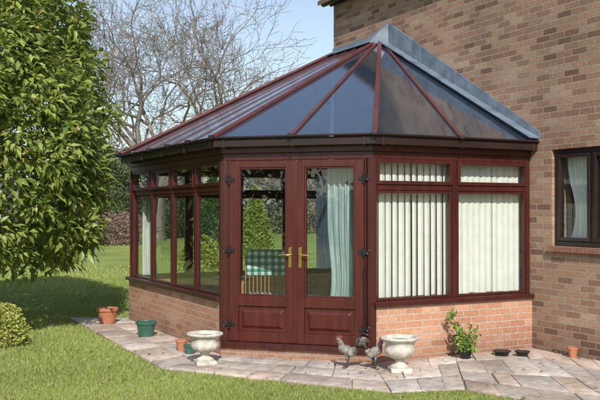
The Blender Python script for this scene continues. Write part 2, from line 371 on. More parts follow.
k=~inpoly(PL,[tuple(W1),tuple(R),tuple(Lc),tuple(F),tuple(G),(6,14),(6,9)]); PL=PL[k]; n=len(PL)
P=np.column_stack([PL,np.full(n,0.043)]); an=rng.uniform(0,6.28,n)
t=rng.uniform(0,1,n)[:,None]
leaves('fallen_leaves',P,np.column_stack([np.cos(an),np.sin(an),rng.uniform(-0.05,0.2,n)]),np.column_stack([rng.normal(0,.2,n),rng.normal(0,.2,n),np.ones(n)]),rng.uniform(0.03,0.06,n),0.024,np.array([0.13,0.07,0.03])*(1-t)+np.array([0.34,0.24,0.12])*t,M_fol)

# ---------------------------------------------------------------- brick house
house=empty('brick_house')
Wf=Facet(W1,W1+A); Wf.d=A; Wf.n=-B; Wf.len=1
HT=5.08; s0=-7.0; s1=sG-0.05
ws0,ws1,wz0,wz1=-1.75,-0.36,1.24,2.34
mb=MB()
T=-0.3
Wf.box(mb,ws1,s1,0,HT,T,0); Wf.box(mb,s0,ws0,0,HT,T,0)
Wf.box(mb,ws0,ws1,0,wz0,T,0); Wf.box(mb,ws0,ws1,wz1,HT,T,0)
Wf.box(mb,s1-0.3,s1,0,HT,-7.5,T); Wf.box(mb,s0,s0+0.3,0,HT,-7.5,T); Wf.box(mb,s0,s1,0,HT,-7.8,-7.5)
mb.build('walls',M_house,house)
rz=HT+2.6
mb=MB()
for s in (s1,s0+0.001):
    mb.poly([Wf.pt(s,0,HT),Wf.pt(s,-7.8,HT),Wf.pt(s,-3.9,rz)],[(0,HT),(7.8,HT),(3.9,rz)])
mb.build('gable_walls',M_house,house)
mb=MB()
for d0,d1 in ((0.25,-3.9),(-8.05,-3.9)):
    zz=HT-0.05; 
    q=[Wf.pt(s0-0.1,d0,zz),Wf.pt(s1+0.1,d0,zz),Wf.pt(s1+0.1,d1,rz+0.1),Wf.pt(s0-0.1,d1,rz+0.1)]
    mb.hexa([np.array(x) for x in q],[np.array(x)+np.array([0,0,0.07]) for x in q])
mb.build('roof',M_tile,house)
mb=MB(); 
tube(mb,[Wf.pt(s0,0.13,HT-0.0),Wf.pt(s1+0.12,0.13,HT-0.0)],0.055,10); mb.build('gutter',M_black,house)
mb=MB(); Wf.box(mb,s0,s1+0.05,HT-0.05,HT+0.06,0.004,0.05); mb.build('fascia',M_dark,house)
mb=MB()
Wf.frame(mb,ws0+0.003,ws1-0.003,wz0+0.003,wz1-0.003,0.055,-0.12,-0.04)
mid=[ws0+0.055,(ws0+ws1)/2+0.10,ws1-0.055]
Wf.box(mb,mid[1],mid[1]+0.05,wz0+0.063,wz1-0.063,-0.12,-0.042)
Wf.frame(mb,mid[1]+0.05,mid[2],wz0+0.06,wz1-0.06,0.04,-0.10,-0.025)
Wf.frame(mb,mid[0],mid[1],wz0+0.06,wz1-0.06,0.04,-0.10,-0.025)
mb.build('window_frame',M_dark,house,bevel=0.005)
mb=MB(); Wf.pane(mb,mid[1]+0.09,mid[2]-0.04,wz0+0.10,wz1-0.10,-0.06); Wf.pane(mb,mid[0]+0.04,mid[1]-0.04,wz0+0.10,wz1-0.10,-0.06); mb.build('window_glass',M_glass,house)
mb=MB()
x=ws0-0.05
while x<ws1+0.0:
    Wf.box(mb,x,x+0.105,wz0-0.065,wz0-0.002,-0.05,0.05); x+=0.113
mb.build('window_sill_tiles',simple('sill_tile',(0.20,0.09,0.06),(0.30,0.14,0.10),scale=12,rough=0.8),house,bevel=0.004)
def wavy(mb,fac,u0,u1,z0,z1,d,amp,per,taper=0,nz=10):
    n=int((u1-u0)/0.012)+2; base=len(mb.v)
    for j in range(nz+1):
        z=z0+(z1-z0)*j/nz; tt=1-taper*math.exp(-((z-(z0+(z1-z0)*0.35))/0.35)**2)
        for i in range(n):
            u=u0+(u1-u0)*i/(n-1)*tt
            dd_=d+amp*math.sin((i/(n-1))*(u1-u0)/per*2*math.pi+0.6*math.sin(i*0.11))*(0.7+0.3*math.sin(i*0.37))
            mb.v.append(fac.pt(u,dd_,z))
    for j in range(nz):
        for i in range(n-1):
            a=base+j*n+i; mb.f.append([a,a+1,a+n+1,a+n]); mb.uv+=[(0,0)]*4
mb=MB(); wavy(mb,Wf,ws1-0.52,ws1-0.05,wz0,wz1,-0.18,0.02,0.07,0.3); wavy(mb,Wf,ws0,ws0+0.35,wz0,wz1,-0.18,0.02,0.07)
mb.build('window_curtain',M_net,house,smooth=True)

# ---------------------------------------------------------------- conservatory
con=empty('conservatory')
fR=Facet(W1,R); fD=Facet(R,Lc); fL=Facet(Lc,F); fG=Facet(F,G)
ZS=0.64; ZT=2.28
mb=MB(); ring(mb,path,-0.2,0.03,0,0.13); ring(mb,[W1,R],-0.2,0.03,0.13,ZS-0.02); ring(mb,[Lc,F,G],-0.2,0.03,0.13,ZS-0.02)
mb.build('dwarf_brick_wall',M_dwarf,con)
fr=MB(); gl=MB()
ring(fr,[W1,R],-0.09,0.075,ZS-0.02,ZS+0.03); ring(fr,[Lc,F,G],-0.09,0.075,ZS-0.02,ZS+0.03)
ring(fr,[R,Lc],-0.09,0.075,0.13,0.185)
ring(fr,path,-0.07,0.0,2.20,ZT)
ring(fr,path,-0.09,0.025,ZT,2.37)
for c in (R,Lc,F):
    i=[j for j,p in enumerate(path) if p is c][0]
    q=offs(path,-0.025)[i]
    zb=0.185 if c is not F else ZS+0.03
    tube(fr,[(q[0],q[1],zb),(q[0],q[1],2.20)],0.062,8)
def bays(f,n,top=True,start=0.05,end=None):
    end=f.len-0.05 if end is None else end
    zb=ZS+0.03
    f.box(fr,0.0,start,zb,2.20,-0.07,-0.001); f.box(fr,end,f.len,zb,2.20,-0.07,-0.001)
    w=(end-start)/n
    for i in range(n):
        a=start+i*w; b=a+w
        if i>0: f.box(fr,a-0.03,a+0.03,zb,2.20,-0.07,-0.001)
        a2=a+(0.03 if i>0 else 0); b2=b-(0.03 if i<n-1 else 0)
        f.box(fr,a2,b2,1.865,1.925,-0.07,-0.003)
        f.frame(fr,a2,b2,zb,1.865,0.032,-0.06,-0.012)
        f.pane(gl,a2+0.03,b2-0.03,zb+0.03,1.84,-0.035)
        f.frame(fr,a2+0.001,b2-0.001,1.926,2.199,0.040,-0.06,0.016)
        f.pane(gl,a2+0.038,b2-0.038,1.96,2.162,-0.03)
bays(fR,2); bays(fL,4); bays(fG,4)
Ld=fD.len
for a,b in ((0.0,0.085),(Ld-0.085,Ld)):
    fD.box(fr,a,b,0.185,2.20,-0.07,-0.001)
fr.build('window_frames',M_wood,con,bevel=0.005)
gl.build('window_glass',M_glass,con)
dr=MB(); dg=MB()
midu=Ld/2
for k,(a,b) in enumerate(((0.088,midu-0.003),(midu+0.003,Ld-0.088))):
    z0,z1=0.19,2.195; w=0.10
    fD.box(dr,a,a+w,z0,z1,-0.06,0.012); fD.box(dr,b-w,b,z0,z1,-0.06,0.012)
    fD.box(dr,a+w,b-w,z0,z0+0.11,-0.06,0.010); fD.box(dr,a+w,b-w,0.585,0.70,-0.06,0.010); fD.box(dr,a+w,b-w,z1-0.075,z1,-0.06,0.010)
    fD.box(dr,a+w,b-w,0.30,0.585,-0.05,-0.012)
    pa,pb,pz0,pz1=a+w+0.035,b-w-0.035,0.335,0.55
    q0=[fD.pt(pa,-0.012,pz0),fD.pt(pb,-0.012,pz0),fD.pt(pb,-0.012,pz1),fD.pt(pa,-0.012,pz1)]
    t=0.035; q1=[fD.pt(pa+t,0.012,pz0+t),fD.pt(pb-t,0.012,pz0+t),fD.pt(pb-t,0.012,pz1-t),fD.pt(pa+t,0.012,pz1-t)]
    dr.hexa(q0,q1)
    fD.frame(dr,a+w,b-w,0.70,z1-0.075,0.018,-0.045,0.002)
    fD.pane(dg,a+w+0.01,b-w-0.01,0.71,z1-0.085,-0.03)
fD.box(dr,midu-0.025,midu+0.025,0.20,2.19,0.0125,0.024)
dr.build('french_doors',simple('mahogany_door',(0.054,0.0125,0.0095),(0.092,0.021,0.016),scale=3,rough=0.28,stretch=(6,6,0.8),bump=0.03,bscale=20),con,bevel=0.005)
dg.build('door_glass',M_glass,con)
mb=MB()
for sgn in (-1,1):
    u=midu+sgn*0.058
    fD.box(mb,u-0.017,u+0.017,1.02,1.24,0.0125,0.020)
    tube(mb,[fD.pt(u,0.018,1.16),fD.pt(u,0.06,1.16),fD.pt(u+sgn*0.02,0.068,1.16),fD.pt(u+sgn*0.06,0.068,1.163),fD.pt(u+sgn*0.115,0.066,1.155)],[0.011,0.010,0.010,0.009,0.007],8)
mb.build('door_handles',M_brass,con,bevel=0.002)
mb=MB()
for z in (0.38,1.20,1.99):
    for base,sgn in ((0.085,1),(Ld-0.085,-1)):
        fD.box(mb,min(base-0.05*sgn,base+0.06*sgn),max(base-0.05*sgn,base+0.06*sgn),z-0.018,z+0.018,0.013,0.026)
        tube(mb,[fD.pt(base,0.03,z-0.05),fD.pt(base,0.03,z+0.05)],0.013,8)
        pts=[fD.pt(base-0.05*sgn+0.024*math.cos(t)*-sgn,0.03,z+0.024*math.sin(t)) for t in np.linspace(-2.4,2.4,10)]
        tube(mb,pts,0.007,6)
mb.build('door_hinges',M_black,con)
mb=MB()
tube(mb,[fD.pt(0.075,0.04,z) for z in (1.08,0.9,0.6,0.36)],0.003,6)
for z in np.arange(0.40,1.1,0.05):
    pts=[fD.pt(0.075+0.009*math.cos(t),0.04+0.004*math.sin(2*t),z+0.022*math.sin(t)) for t in np.linspace(0,2*math.pi,9)]
    tube(mb,pts,0.0028,5,False)
for s_ in (-1,1):
    pts=[fD.pt(0.075+s_*0.05*math.sin(t),0.045,0.34-0.05*(1-math.cos(t))) for t in np.linspace(0,math.pi*1.3,10)]
    tube(mb,pts,0.006,6)
mb.build('door_chain_bell',M_black,con)

mb=MB(); ring(mb,path,0.028,0.135,2.345,2.425); ring(mb,path,0.02,0.028+0.12,2.425,2.437)
for f in (fR,fD,fL,fG):
    n=max(2,int(f.len/0.8)); 
    for i in range(n+1):
        u=0.06+(f.len-0.12)*i/n
        f.box(mb,u-0.015,u+0.015,2.335,2.43,0.026,0.143)
mb.build('gutter',M_dark,con,bevel=0.012)

# roof
ZE=2.445; ZA=4.22
of=offs(path,0.15)
We=W1-A*0.15; We3=np.array([We[0],We[1],ZE]); 
E=[We3]+[np.array([of[i][0],of[i][1],ZE]) for i in (1,2,3)]
g2=G+A*0.15; E.append(np.array([g2[0],g2[1],ZE]))
sA=3.25
eps=-B*0.004
Ap=np.array([*(W1+A*sA+eps),ZA]); Rd=np.array([*(W1+A*(sG-0.06)+eps),ZA])
mb=MB()
mb.poly([E[0],E[1],Ap]); mb.poly([E[1],E[2],Ap]); mb.poly([E[2],E[3],Rd,Ap]); mb.poly([E[3],E[4],Rd])
mb.build('roof_glazing',M_roofglass,con)
mb=MB()
def up_of(a,b,c):
    n=np.cross(b-a,c-a); n/=np.linalg.norm(n); return n if n[2]>0 else -n
nR=up_of(E[0],E[1],Ap); nD=up_of(E[1],E[2],Ap); nL=up_of(E[2],E[3],Ap); nG=up_of(E[3],E[4],Rd)
lift=np.array([0,0,0.004])
beam(mb,(E[0]+E[1])/2+lift,Ap+lift,0.042,0.02,nR)
beam(mb,(E[1]+E[2])/2+lift,Ap+lift,0.046,0.02,nD)
for h,nn in ((E[1],nR+nD),(E[2],nD+nL)): beam(mb,h+lift*0.5,Ap+lift*0.5,0.058,0.035,nn)
beam(mb,E[3]+lift,Rd+lift,0.07,0.04,nL+nG)
nb_=5
for i in range(1,nb_):
    t=i/nb_; beam(mb,E[2]*(1-t)+E[3]*t+lift,(Ap*(1-t)+Rd*t)+lift,0.034,0.010,nL)
for i in (1,2): 
    t=i/3; beam(mb,E[3]*(1-t)+E[4]*t+lift,Rd+lift,0.05,0.02,nG)
mb.build('roof_bars',M_bar,con,bevel=0.004)
mb=MB()
for i in range(4):
    beam(mb,E[i]+np.array([0,0,-0.005]),E[i+1]+np.array([0,0,-0.005]),0.04,0.022)
def cap(p,d):
    p=p+np.array([0,0,-0.01]); beam(mb,p-d*0.02,p+d*0.04,0.06,0.045)
for p in [(E[0]+E[1])/2,(E[1]+E[2])/2,E[1],E[2],E[3]]+[E[2]*(1-i/nb_)+E[3]*i/nb_ for i in range(1,nb_)]:
    q=Ap-p; q[2]=0; q/=np.linalg.norm(q); cap(p-q*0.03,q)
mb.build('bar_end_caps',M_dark,con,bevel=0.008)
# lead flashing
mb=MB()
B3=np.array([-B[0],-B[1],0])
A3=np.array([A[0],A[1],0])
def slab(q,n,t=0.012):
    k=len(q)
    if k==4: mb.hexa([np.array(x) for x in q],[np.array(x)+n*t for x in q])
    else:
        q=[np.array(x) for x in q]; q2=[x+n*t for x in q]; mb.poly(q2); 
        for i in range(k): mb.poly([q[i],q[(i+1)%k],q2[(i+1)%k],q2[i]])
up=np.array([0,0,1.0])
st=E[0]+A3*-0.03
Q=Ap+(st-Ap)*0.085
pkw=Q+up*0.36
def lerp(a,b,t): return a*(1-t)+b*t
NS=4
top0,top1=st+up*0.12,pkw
for i in range(NS):
    t0=i/NS; t1=(i+1)/NS+(0.012 if i<NS-1 else 0); th_=0.012+0.004*i
    slab([lerp(st,Q,t0)+B3*0.004,lerp(st,Q,t1)+B3*0.004,lerp(top0,top1,t1)+B3*0.004,lerp(top0,top1,t0)+B3*0.004],B3,th_)
slab([Q+B3*0.004,Ap+B3*0.004,Ap+A3*0.30+up*0.10+B3*0.004,pkw+B3*0.004],B3,0.022)
slab([Ap+B3*0.004,Rd+B3*0.004,Rd+up*0.10+B3*0.004,Ap+A3*0.30+up*0.10+B3*0.004],B3,0.020)
l2_=up*0.036
for i in range(NS):
    t0=i/NS; t1=(i+1)/NS+(0.012 if i<NS-1 else 0)
    a_,b_=lerp(st,Ap,t0)+l2_,lerp(st,Ap,t1)+l2_
    slab([a_,b_,b_+B3*0.16,a_+B3*0.16],nR,0.009+0.004*i)
dn=np.cross(nL,A3); dn/=np.linalg.norm(dn); dn=dn if dn[2]<0 else -dn
slab([Ap+l2_,Rd+l2_,Rd+dn*0.15+l2_,Ap+dn*0.15+l2_],nL,0.012)
tip=Ap+B3*0.26-up*0.07
slab([Ap+A3*0.30+up*0.10+B3*0.028,tip+A3*0.08,pkw+B3*0.028],B3,0.008)
slab([tip-A3*0.12,Q+B3*0.034+up*0.02,pkw+B3*0.030,tip+A3*0.08],B3,0.008)
mb.build('lead_flashing',M_lead,con,bevel=0.003)
mb=MB(); ip=offs(path,-0.2); mb.poly([(p[0],p[1],0.15) for p in ip]); mb.build('floor',M_floor,con)

# blinds
bl=MB()
for (a,b,th0) in ((0.06,fR.len/2-0.02,-2),(fR.len/2+0.02,fR.len-0.08,10)):
    u=a
    while u<b-0.03:
        th=math.radians(th0+rng.uniform(-9,9)); w=0.0415; z0=ZS+0.05+rng.uniform(0,0.01)
        tw=rng.uniform(-0.14,0.14)
        c,s=math.cos(th)*w,math.sin(th)*w; c2,s2=math.cos(th+tw)*w,math.sin(th+tw)*w
        bl.poly([fR.pt(u-c2,-0.15-s2,z0),fR.pt(u,-0.137,z0),fR.pt(u,-0.137,2.24),fR.pt(u-c,-0.15-s,2.24)])
        bl.poly([fR.pt(u,-0.137,z0),fR.pt(u+c2,-0.15+s2,z0),fR.pt(u+c,-0.15+s,2.24),fR.pt(u,-0.137,2.24)])
        u+=0.086
    fR.box(bl,a-0.03,b,2.24,2.275,-0.18,-0.11)
bl.build('vertical_blinds',M_blind,con)
mb=MB(); wavy(mb,fD,0.15,0.56,0.22,2.2,-0.22,0.03,0.062,0.12,nz=16); mb.build('door_curtain',M_curt,con,smooth=True)
mb=MB(); wavy(mb,fL,3.15,3.42,0.7,2.2,-0.2,0.025,0.08,0.3); wavy(mb,fG,0.1,0.35,0.7,2.2,-0.2,0.025,0.08,0.3);wavy(mb,fG,3.0,3.3,0.7,2.2,-0.2,0.025,0.08,0.3); wavy(mb,fD,1.60,1.68,0.22,2.2,-0.24,0.02,0.06,0.0);mb.build('side_curtains',M_net,con,smooth=True)

ac=empty('checked_armchair'); 
mb=MB()
cx,cy=-0.40,11.6
def bx(mb,x0,x1,y0,y1,z0,z1):
    mb.hexa([(x0,y0,z0),(x1,y0,z0),(x1,y1,z0),(x0,y1,z0)],[(x0,y0,z1),(x1,y0,z1),(x1,y1,z1),(x0,y1,z1)])
bx(mb,cx-0.3,cx+0.3,cy-0.28,cy+0.25,0.42,0.56); bx(mb,cx-0.3,cx+0.3,cy-0.38,cy-0.285,0.80,1.14)
mb.build('cushions',M_check,ac,bevel=0.04)
mb=MB()
for sx in (-0.35,0.35):
    bx(mb,cx+sx-0.03,cx+sx+0.03,cy-0.35,cy+0.3,0.68,0.72)
    for sy in (-0.33,0.27): bx(mb,cx+sx-0.025,cx+sx+0.025,cy+sy-0.02,cy+sy+0.03,0.15,0.68)
for i in range(13): 
    xx=cx-0.3+i*0.05; bx(mb,xx-0.008,xx+0.008,cy-0.36,cy-0.345,0.415,1.05)
bx(mb,cx-0.32,cx+0.32,cy-0.32,cy+0.28,0.36,0.415)
mb.build('cane_frame',simple('cane',(0.30,0.14,0.06),(0.40,0.2,0.09),scale=20,rough=0.6),ac,bevel=0.006)
tb=empty('side_table'); mb=MB(); lathe(mb,[(0.0,0.56),(0.28,0.56),(0.29,0.55),(0.28,0.53),(0.03,0.52),(0.03,0.05),(0.18,0.0),(0.0,0.0)],(-0.95,12.3,0.15),24); mb.build('table_body',simple('tw',(0.2,0.1,0.05),(0.28,0.15,0.08),scale=6,rough=0.4),tb)

# ---------------------------------------------------------------- urns and pots
def urn(x,y,name='stone_urn',rot=0.2,h=0.39,kr=1.0):
    e=empty(name); mb=MB()
    k=h/0.39
    for (rr,za,zb) in ((0.105,0.0,0.045),):
        c=[(x+rr*kr*math.sqrt(2)*math.cos(rot+math.pi/4+i*math.pi/2),y+rr*kr*math.sqrt(2)*math.sin(rot+math.pi/4+i*math.pi/2)) for i in range(4)]
        mb.hexa([(p[0],p[1],0.033+za) for p in c],[(p[0],p[1],0.033+zb*k) for p in c])
    prof=[(0.0,0.045),(0.092,0.046),(0.094,0.062),(0.075,0.075),(0.05,0.095),(0.042,0.115),(0.052,0.125),(0.052,0.135),(0.046,0.142),(0.085,0.155),(0.125,0.178),(0.148,0.21),(0.152,0.24),(0.145,0.262),(0.142,0.29),(0.150,0.32),(0.172,0.345),(0.192,0.357),(0.196,0.372),(0.188,0.385),(0.170,0.386),(0.160,0.37),(0.155,0.33),(0.0,0.33)]
    n=40; base=len(mb.v)
    for i,(r,z) in enumerate(prof):
        for q in range(n):
            t=2*math.pi*q/n; rr=r*kr
            if 0.15<z<0.24 and i<15: rr*=1+0.05*math.cos(10*t)
            mb.v.append((x+rr*math.cos(t),y+rr*math.sin(t),0.033+z*k))
    for i in range(len(prof)-1):
        for q in range(n):
            q2=(q+1)%n; mb.f.append([base+i*n+q,base+i*n+q2,base+(i+1)*n+q2,base+(i+1)*n+q]); mb.uv+=[(0,0)]*4
    o=mb.build('urn_body',M_stone,e,smooth=True)
    o.modifiers.new('es','EDGE_SPLIT').split_angle=math.radians(50)
    m2=MB(); lathe(m2,[(0.0,0.345*k),(0.15*kr,0.342*k)],(x,y,0.033),20); m2.build('soil',M_soil,e)
    return e
urn(-1.0,9.2,rot=0.3,h=0.33,kr=0.98); urn(1.0,8.78,rot=0.1,h=0.35,kr=1.0)
def pot(x,y,r,h,mat,name,soil=True):
    e=empty(name); mb=MB()
    prof=[(0,0.0),(r*0.68,0.0),(r*0.70,0.01),(r*0.90,h*0.80),(r*0.91,h*0.80),(r*1.0,h*0.81),(r*1.02,h*0.98),(r*0.99,h),(r*0.90,h),(r*0.86,h*0.9),(0,h*0.88)]
    lathe(mb,prof,(x,y,0.033),28); o=mb.build('pot_body',mat,e,smooth=True); o.modifiers.new('es','EDGE_SPLIT').split_angle=math.radians(45)
    if soil:
        m2=MB(); lathe(m2,[(0,h*0.905),(r*0.865,h*0.9)],(x,y,0.033),16); m2.build('soil',M_soil,e)
    return e
pot(-2.75,12.5,0.15,0.22,M_terra,'terracotta_pot'); pot(-1.98,11.25,0.135,0.19,M_green,'glazed_plant_pot')
pot(-1.36,10.05,0.07,0.13,M_terra,'terracotta_pot'); pot(-1.24,9.86,0.075,0.10,M_green,'glazed_plant_pot')
pot(3.0,9.62,0.06,0.11,M_terra,'terracotta_pot'); pot(1.80,9.52,0.075,0.08,M_black,'plant_tub')
pot(2.25,9.75,0.10,0.05,M_black,'feeding_bowl',False); pot(2.47,9.72,0.085,0.05,M_black,'feeding_bowl',False)

def cock(x,y,rz_,name='cockerel_ornament',s=1.0):
    e=empty(name)
    me=bpy.data.meshes.new('body')
    vs=[(-0.085,0,0.20),(-0.03,0,0.155),(0.03,0,0.15),(0.07,0,0.19),(0.085,0,0.245),(0.095,0,0.275),(0.13,0,0.27)]
    rad=[0.022,0.052,0.058,0.042,0.024,0.022,0.006]
    me.from_pydata(vs,[(i,i+1) for i in range(6)],[])
    o=mkobj('body',me,e,M_cock)
    sk=o.modifiers.new('skin','SKIN'); 
    for i,r in enumerate(rad): me.skin_vertices[0].data[i].radius=(r*0.85,r)
    me.skin_vertices[0].data[2].use_root=True
    ss=o.modifiers.new('sub','SUBSURF'); ss.levels=2; ss.render_levels=2
    mb=MB()
    for i in range(7):
        a=0.5+i*0.22; yo=(i-3)*0.008
        pts=[(-0.07,yo*0.4,0.20),(-0.10-0.03*math.cos(a),yo,0.24+0.03*math.sin(a)*1.5),(-0.13-0.05*math.cos(a),yo*1.6,0.25+0.05*math.sin(a)),(-0.165-0.03*math.cos(a),yo*2,0.20+0.06*math.sin(a))]
        tube(mb,pts,[0.010,0.015,0.013,0.003],6)
    for sy in (-0.022,0.022):
        tube(mb,[(0.015,sy,0.12),(0.01,sy,0.07),(0.02,sy,0.012)],[0.016,0.008,0.007],6)
        for t in (-0.5,0,0.5): tube(mb,[(0.02,sy,0.014),(0.02+0.04*math.cos(t),sy+0.04*math.sin(t),0.008)],[0.006,0.003],5)
    mb.build('tail_and_legs',M_cock2,e,smooth=True)
    mb=MB()
    for i in range(4): tube(mb,[(0.075+i*0.013,0,0.29),(0.07+i*0.014,0,0.315-abs(i-1.5)*0.005)],[0.008,0.002],5)
    tube(mb,[(0.112,0,0.262),(0.112,0,0.24)],[0.006,0.009],6)
    mb.build('comb',simple('comb',(0.20,0.03,0.02),(0.24,0.05,0.03),rough=0.5),e)
    e.location=(x,y,0.033); e.rotation_euler=(0,0,rz_); e.scale=(s,s,s)
M_cock=simple('painted_metal_body',(0.05,0.045,0.04),(0.36,0.32,0.27),scale=26,rough=0.5,bump=0.5,bscale=60)
M_cock2=simple('painted_metal_tail',(0.02,0.02,0.02),(0.18,0.16,0.14),scale=30,rough=0.4)
cock(0.50,8.93,2.8,s=1.08); cock(0.74,8.88,0.5,s=1.04)

# ---------------------------------------------------------------- laurel tree
def laurel():
    e=empty('laurel_tree'); c=np.array([-4.95,11.9])
    hs=np.array([0.84,1.2,1.9,2.9,4.5,6.0,7.2]); rs=np.array([1.5,2.05,2.28,2.25,1.80,1.05,0.2])
    n=56000
    nc=2800
    hc=rng.uniform(0.9,7.1,nc); thc=rng.uniform(0,2*np.pi,nc); bc=np.interp(hc,hs,rs)
    kk=rng.uniform(0,2.35,nc)<bc+0.3; hc,thc,bc=hc[kk],thc[kk],bc[kk]; nc=len(hc)
    rc=bc*(1+0.06*np.sin(thc*5+hc*1.6)+0.05*np.sin(thc*9-hc*2.9+1))-rng.beta(1,3.2,nc)*0.75
    rc=np.maximum(rc,0.03)
    C=np.column_stack([c[0]+rc*np.cos(thc),c[1]+rc*np.sin(thc),hc])
    idx=rng.integers(0,nc,n); P=C[idx]+rng.normal(0,0.085,(n,3))
    th=thc[idx]
    outd=np.column_stack([np.cos(th),np.sin(th),np.full(n,0.2)])
    rel=unit(P-C[idx])
    D=rel*0.8+outd*0.4+rng.normal(0,0.3,(n,3))+np.array([0,0,-0.35]); N=outd*0.7+np.array([0,0,0.8])+rng.normal(0,0.35,(n,3))
    ct=rng.normal(0,0.18,nc)[idx]
    t=np.clip(rng.normal(0.56,0.22,n)+ct,0,1)[:,None]
    col=np.array([0.085,0.14,0.022])*(1-t)+np.array([0.34,0.41,0.085])*t
    br=rng.uniform(0,1,n)<0.012; col[br]=np.array([0.35,0.25,0.09])
    leaves('leaves',P,D,N,rng.uniform(0.11,0.17,n),rng.uniform(0.048,0.072,n),col,M_leaf,e,fold=0.18)
    mb=MB()
    tube(mb,[(c[0],c[1],0),(c[0]+0.03,c[1],0.9),(c[0]-0.04,c[1]+0.05,2.2),(c[0]+0.02,c[1],6)],[0.17,0.14,0.11,0.02],10)
    for i in range(60):
        z=random.uniform(0.7,6.0); a=random.uniform(0,6.28); l=np.interp(z+0.3,hs,rs)*0.85
        p0=np.array([c[0],c[1],z]); d=np.array([math.cos(a),math.sin(a),0.3])
        tube(mb,[p0,p0+d*l*0.5,p0+d*l+np.array([0,0,0.1])],[0.035,0.02,0.007],6)
    mb.build('trunk',M_bark,e)
laurel()

def shrub(name,x,y,r,h,n,c1,c2,ls=0.06,cone=False,parent=None):
    e=empty(name)
    u=rng.uniform(0,1,n); th=rng.uniform(0,2*np.pi,n); z=u*h
    if cone: base=r*(1-u)**0.75*(0.6+0.4*np.minimum(1,u*6))
    else: base=r*np.sqrt(np.maximum(0,1-(2*u-0.75)**2/1.6))
    rr=base*(1+0.14*np.sin(th*4+z*5/h)+0.12*np.sin(th*7-z*9/h))*rng.beta(4,1.5,n)
    P=np.column_stack([x+rr*np.cos(th),y+rr*np.sin(th),z*(1+0.12*np.sin(th*3+1))])
    out=np.column_stack([np.cos(th),np.sin(th),np.full(n,0.6)])
    t=rng.uniform(0,1,n)[:,None]; col=np.array(c1)*(1-t)+np.array(c2)*t
    leaves('leaves',P,out+rng.normal(0,0.6,(n,3)),out+rng.normal(0,0.6,(n,3)),ls*rng.uniform(0.7,1.3,n),ls*0.55,col,M_fol,e)
    mb=MB(); 
    for i in range(7):
        a=i*0.9; tube(mb,[(x,y,0),(x+0.4*r*math.cos(a),y+0.4*r*math.sin(a),h*0.6)],[0.02*h+0.005,0.005],6)
    mb.build('stems',M_bark,e)
shrub('golden_shrub',-3.55,10.55,0.24,0.46,3500,(0.28,0.31,0.06),(0.52,0.54,0.16),0.042)
shrub('golden_shrub',-2.35,20.5,0.6,0.95,6000,(0.22,0.28,0.05),(0.50,0.54,0.15),0.06)
shrub('conifer',-1.55,30,0.75,2.2,8000,(0.12,0.17,0.04),(0.38,0.45,0.10),0.09,cone=True)
shrub('conifer',-3.6,36,0.9,3.0,8000,(0.04,0.09,0.04),(0.12,0.19,0.06),0.1,cone=True)
shrub('heather_bush',-8.9,42,1.8,1.4,6000,(0.20,0.13,0.11),(0.34,0.24,0.19),0.13)
shrub('evergreen_shrub',-10.6,50,2.0,4.6,8000,(0.05,0.08,0.03),(0.14,0.19,0.07),0.18)
shrub('evergreen_shrub',-5.8,52,2.4,3.0,7000,(0.06,0.09,0.03),(0.17,0.21,0.08),0.16)
e=empty('leafy_patio_plant'); mb=MB(); PP=[];DD=[]; FP=[]
for i in range(13):
    a=rng.uniform(0,6.28); l=rng.uniform(0.15,0.47); sp=rng.uniform(0.05,0.19)
    pts=[np.array([1.80,9.52,0.10]),np.array([1.80+sp*0.4*math.cos(a),9.52+sp*0.4*math.sin(a),0.10+l*0.5]),np.array([1.80+sp*math.cos(a),9.52+sp*math.sin(a),0.10+l])]
    tube(mb,pts,[0.006,0.005,0.003],5)
    for k in range(30):
        t=rng.uniform(0.1,1); q=pts[0]*(1-t)**2+2*pts[1]*t*(1-t)+pts[2]*t*t
        PP.append(q+rng.normal(0,0.02,3)); DD.append(rng.normal(0,1,3)+np.array([0,0,0.2]))
    if i%5==0: FP.append(pts[2])
PP=np.array(PP); DD=np.array(DD); n=len(PP); t=rng.uniform(0,1,n)[:,None]
mb.build('stems',simple('green_stem',(0.10,0.13,0.04),(0.16,0.2,0.06),rough=0.6),e)
leaves('leaves',PP,DD,rng.normal(0,0.5,(n,3))+np.array([0,-0.4,0.8]),rng.uniform(0.045,0.08,n),rng.uniform(0.025,0.04,n),np.array([0.10,0.18,0.04])*(1-t)+np.array([0.30,0.40,0.09])*t,M_fol,e)
FPn=np.repeat(np.array(FP),4,0)+rng.normal(0,0.012,(4*len(FP),3))
leaves('petals',FPn,rng.normal(0,1,FPn.shape),rng.normal(0,1,FPn.shape),0.02,0.014,np.tile(np.array([[0.40,0.06,0.05]]),(len(FPn),1)),M_fol,e)

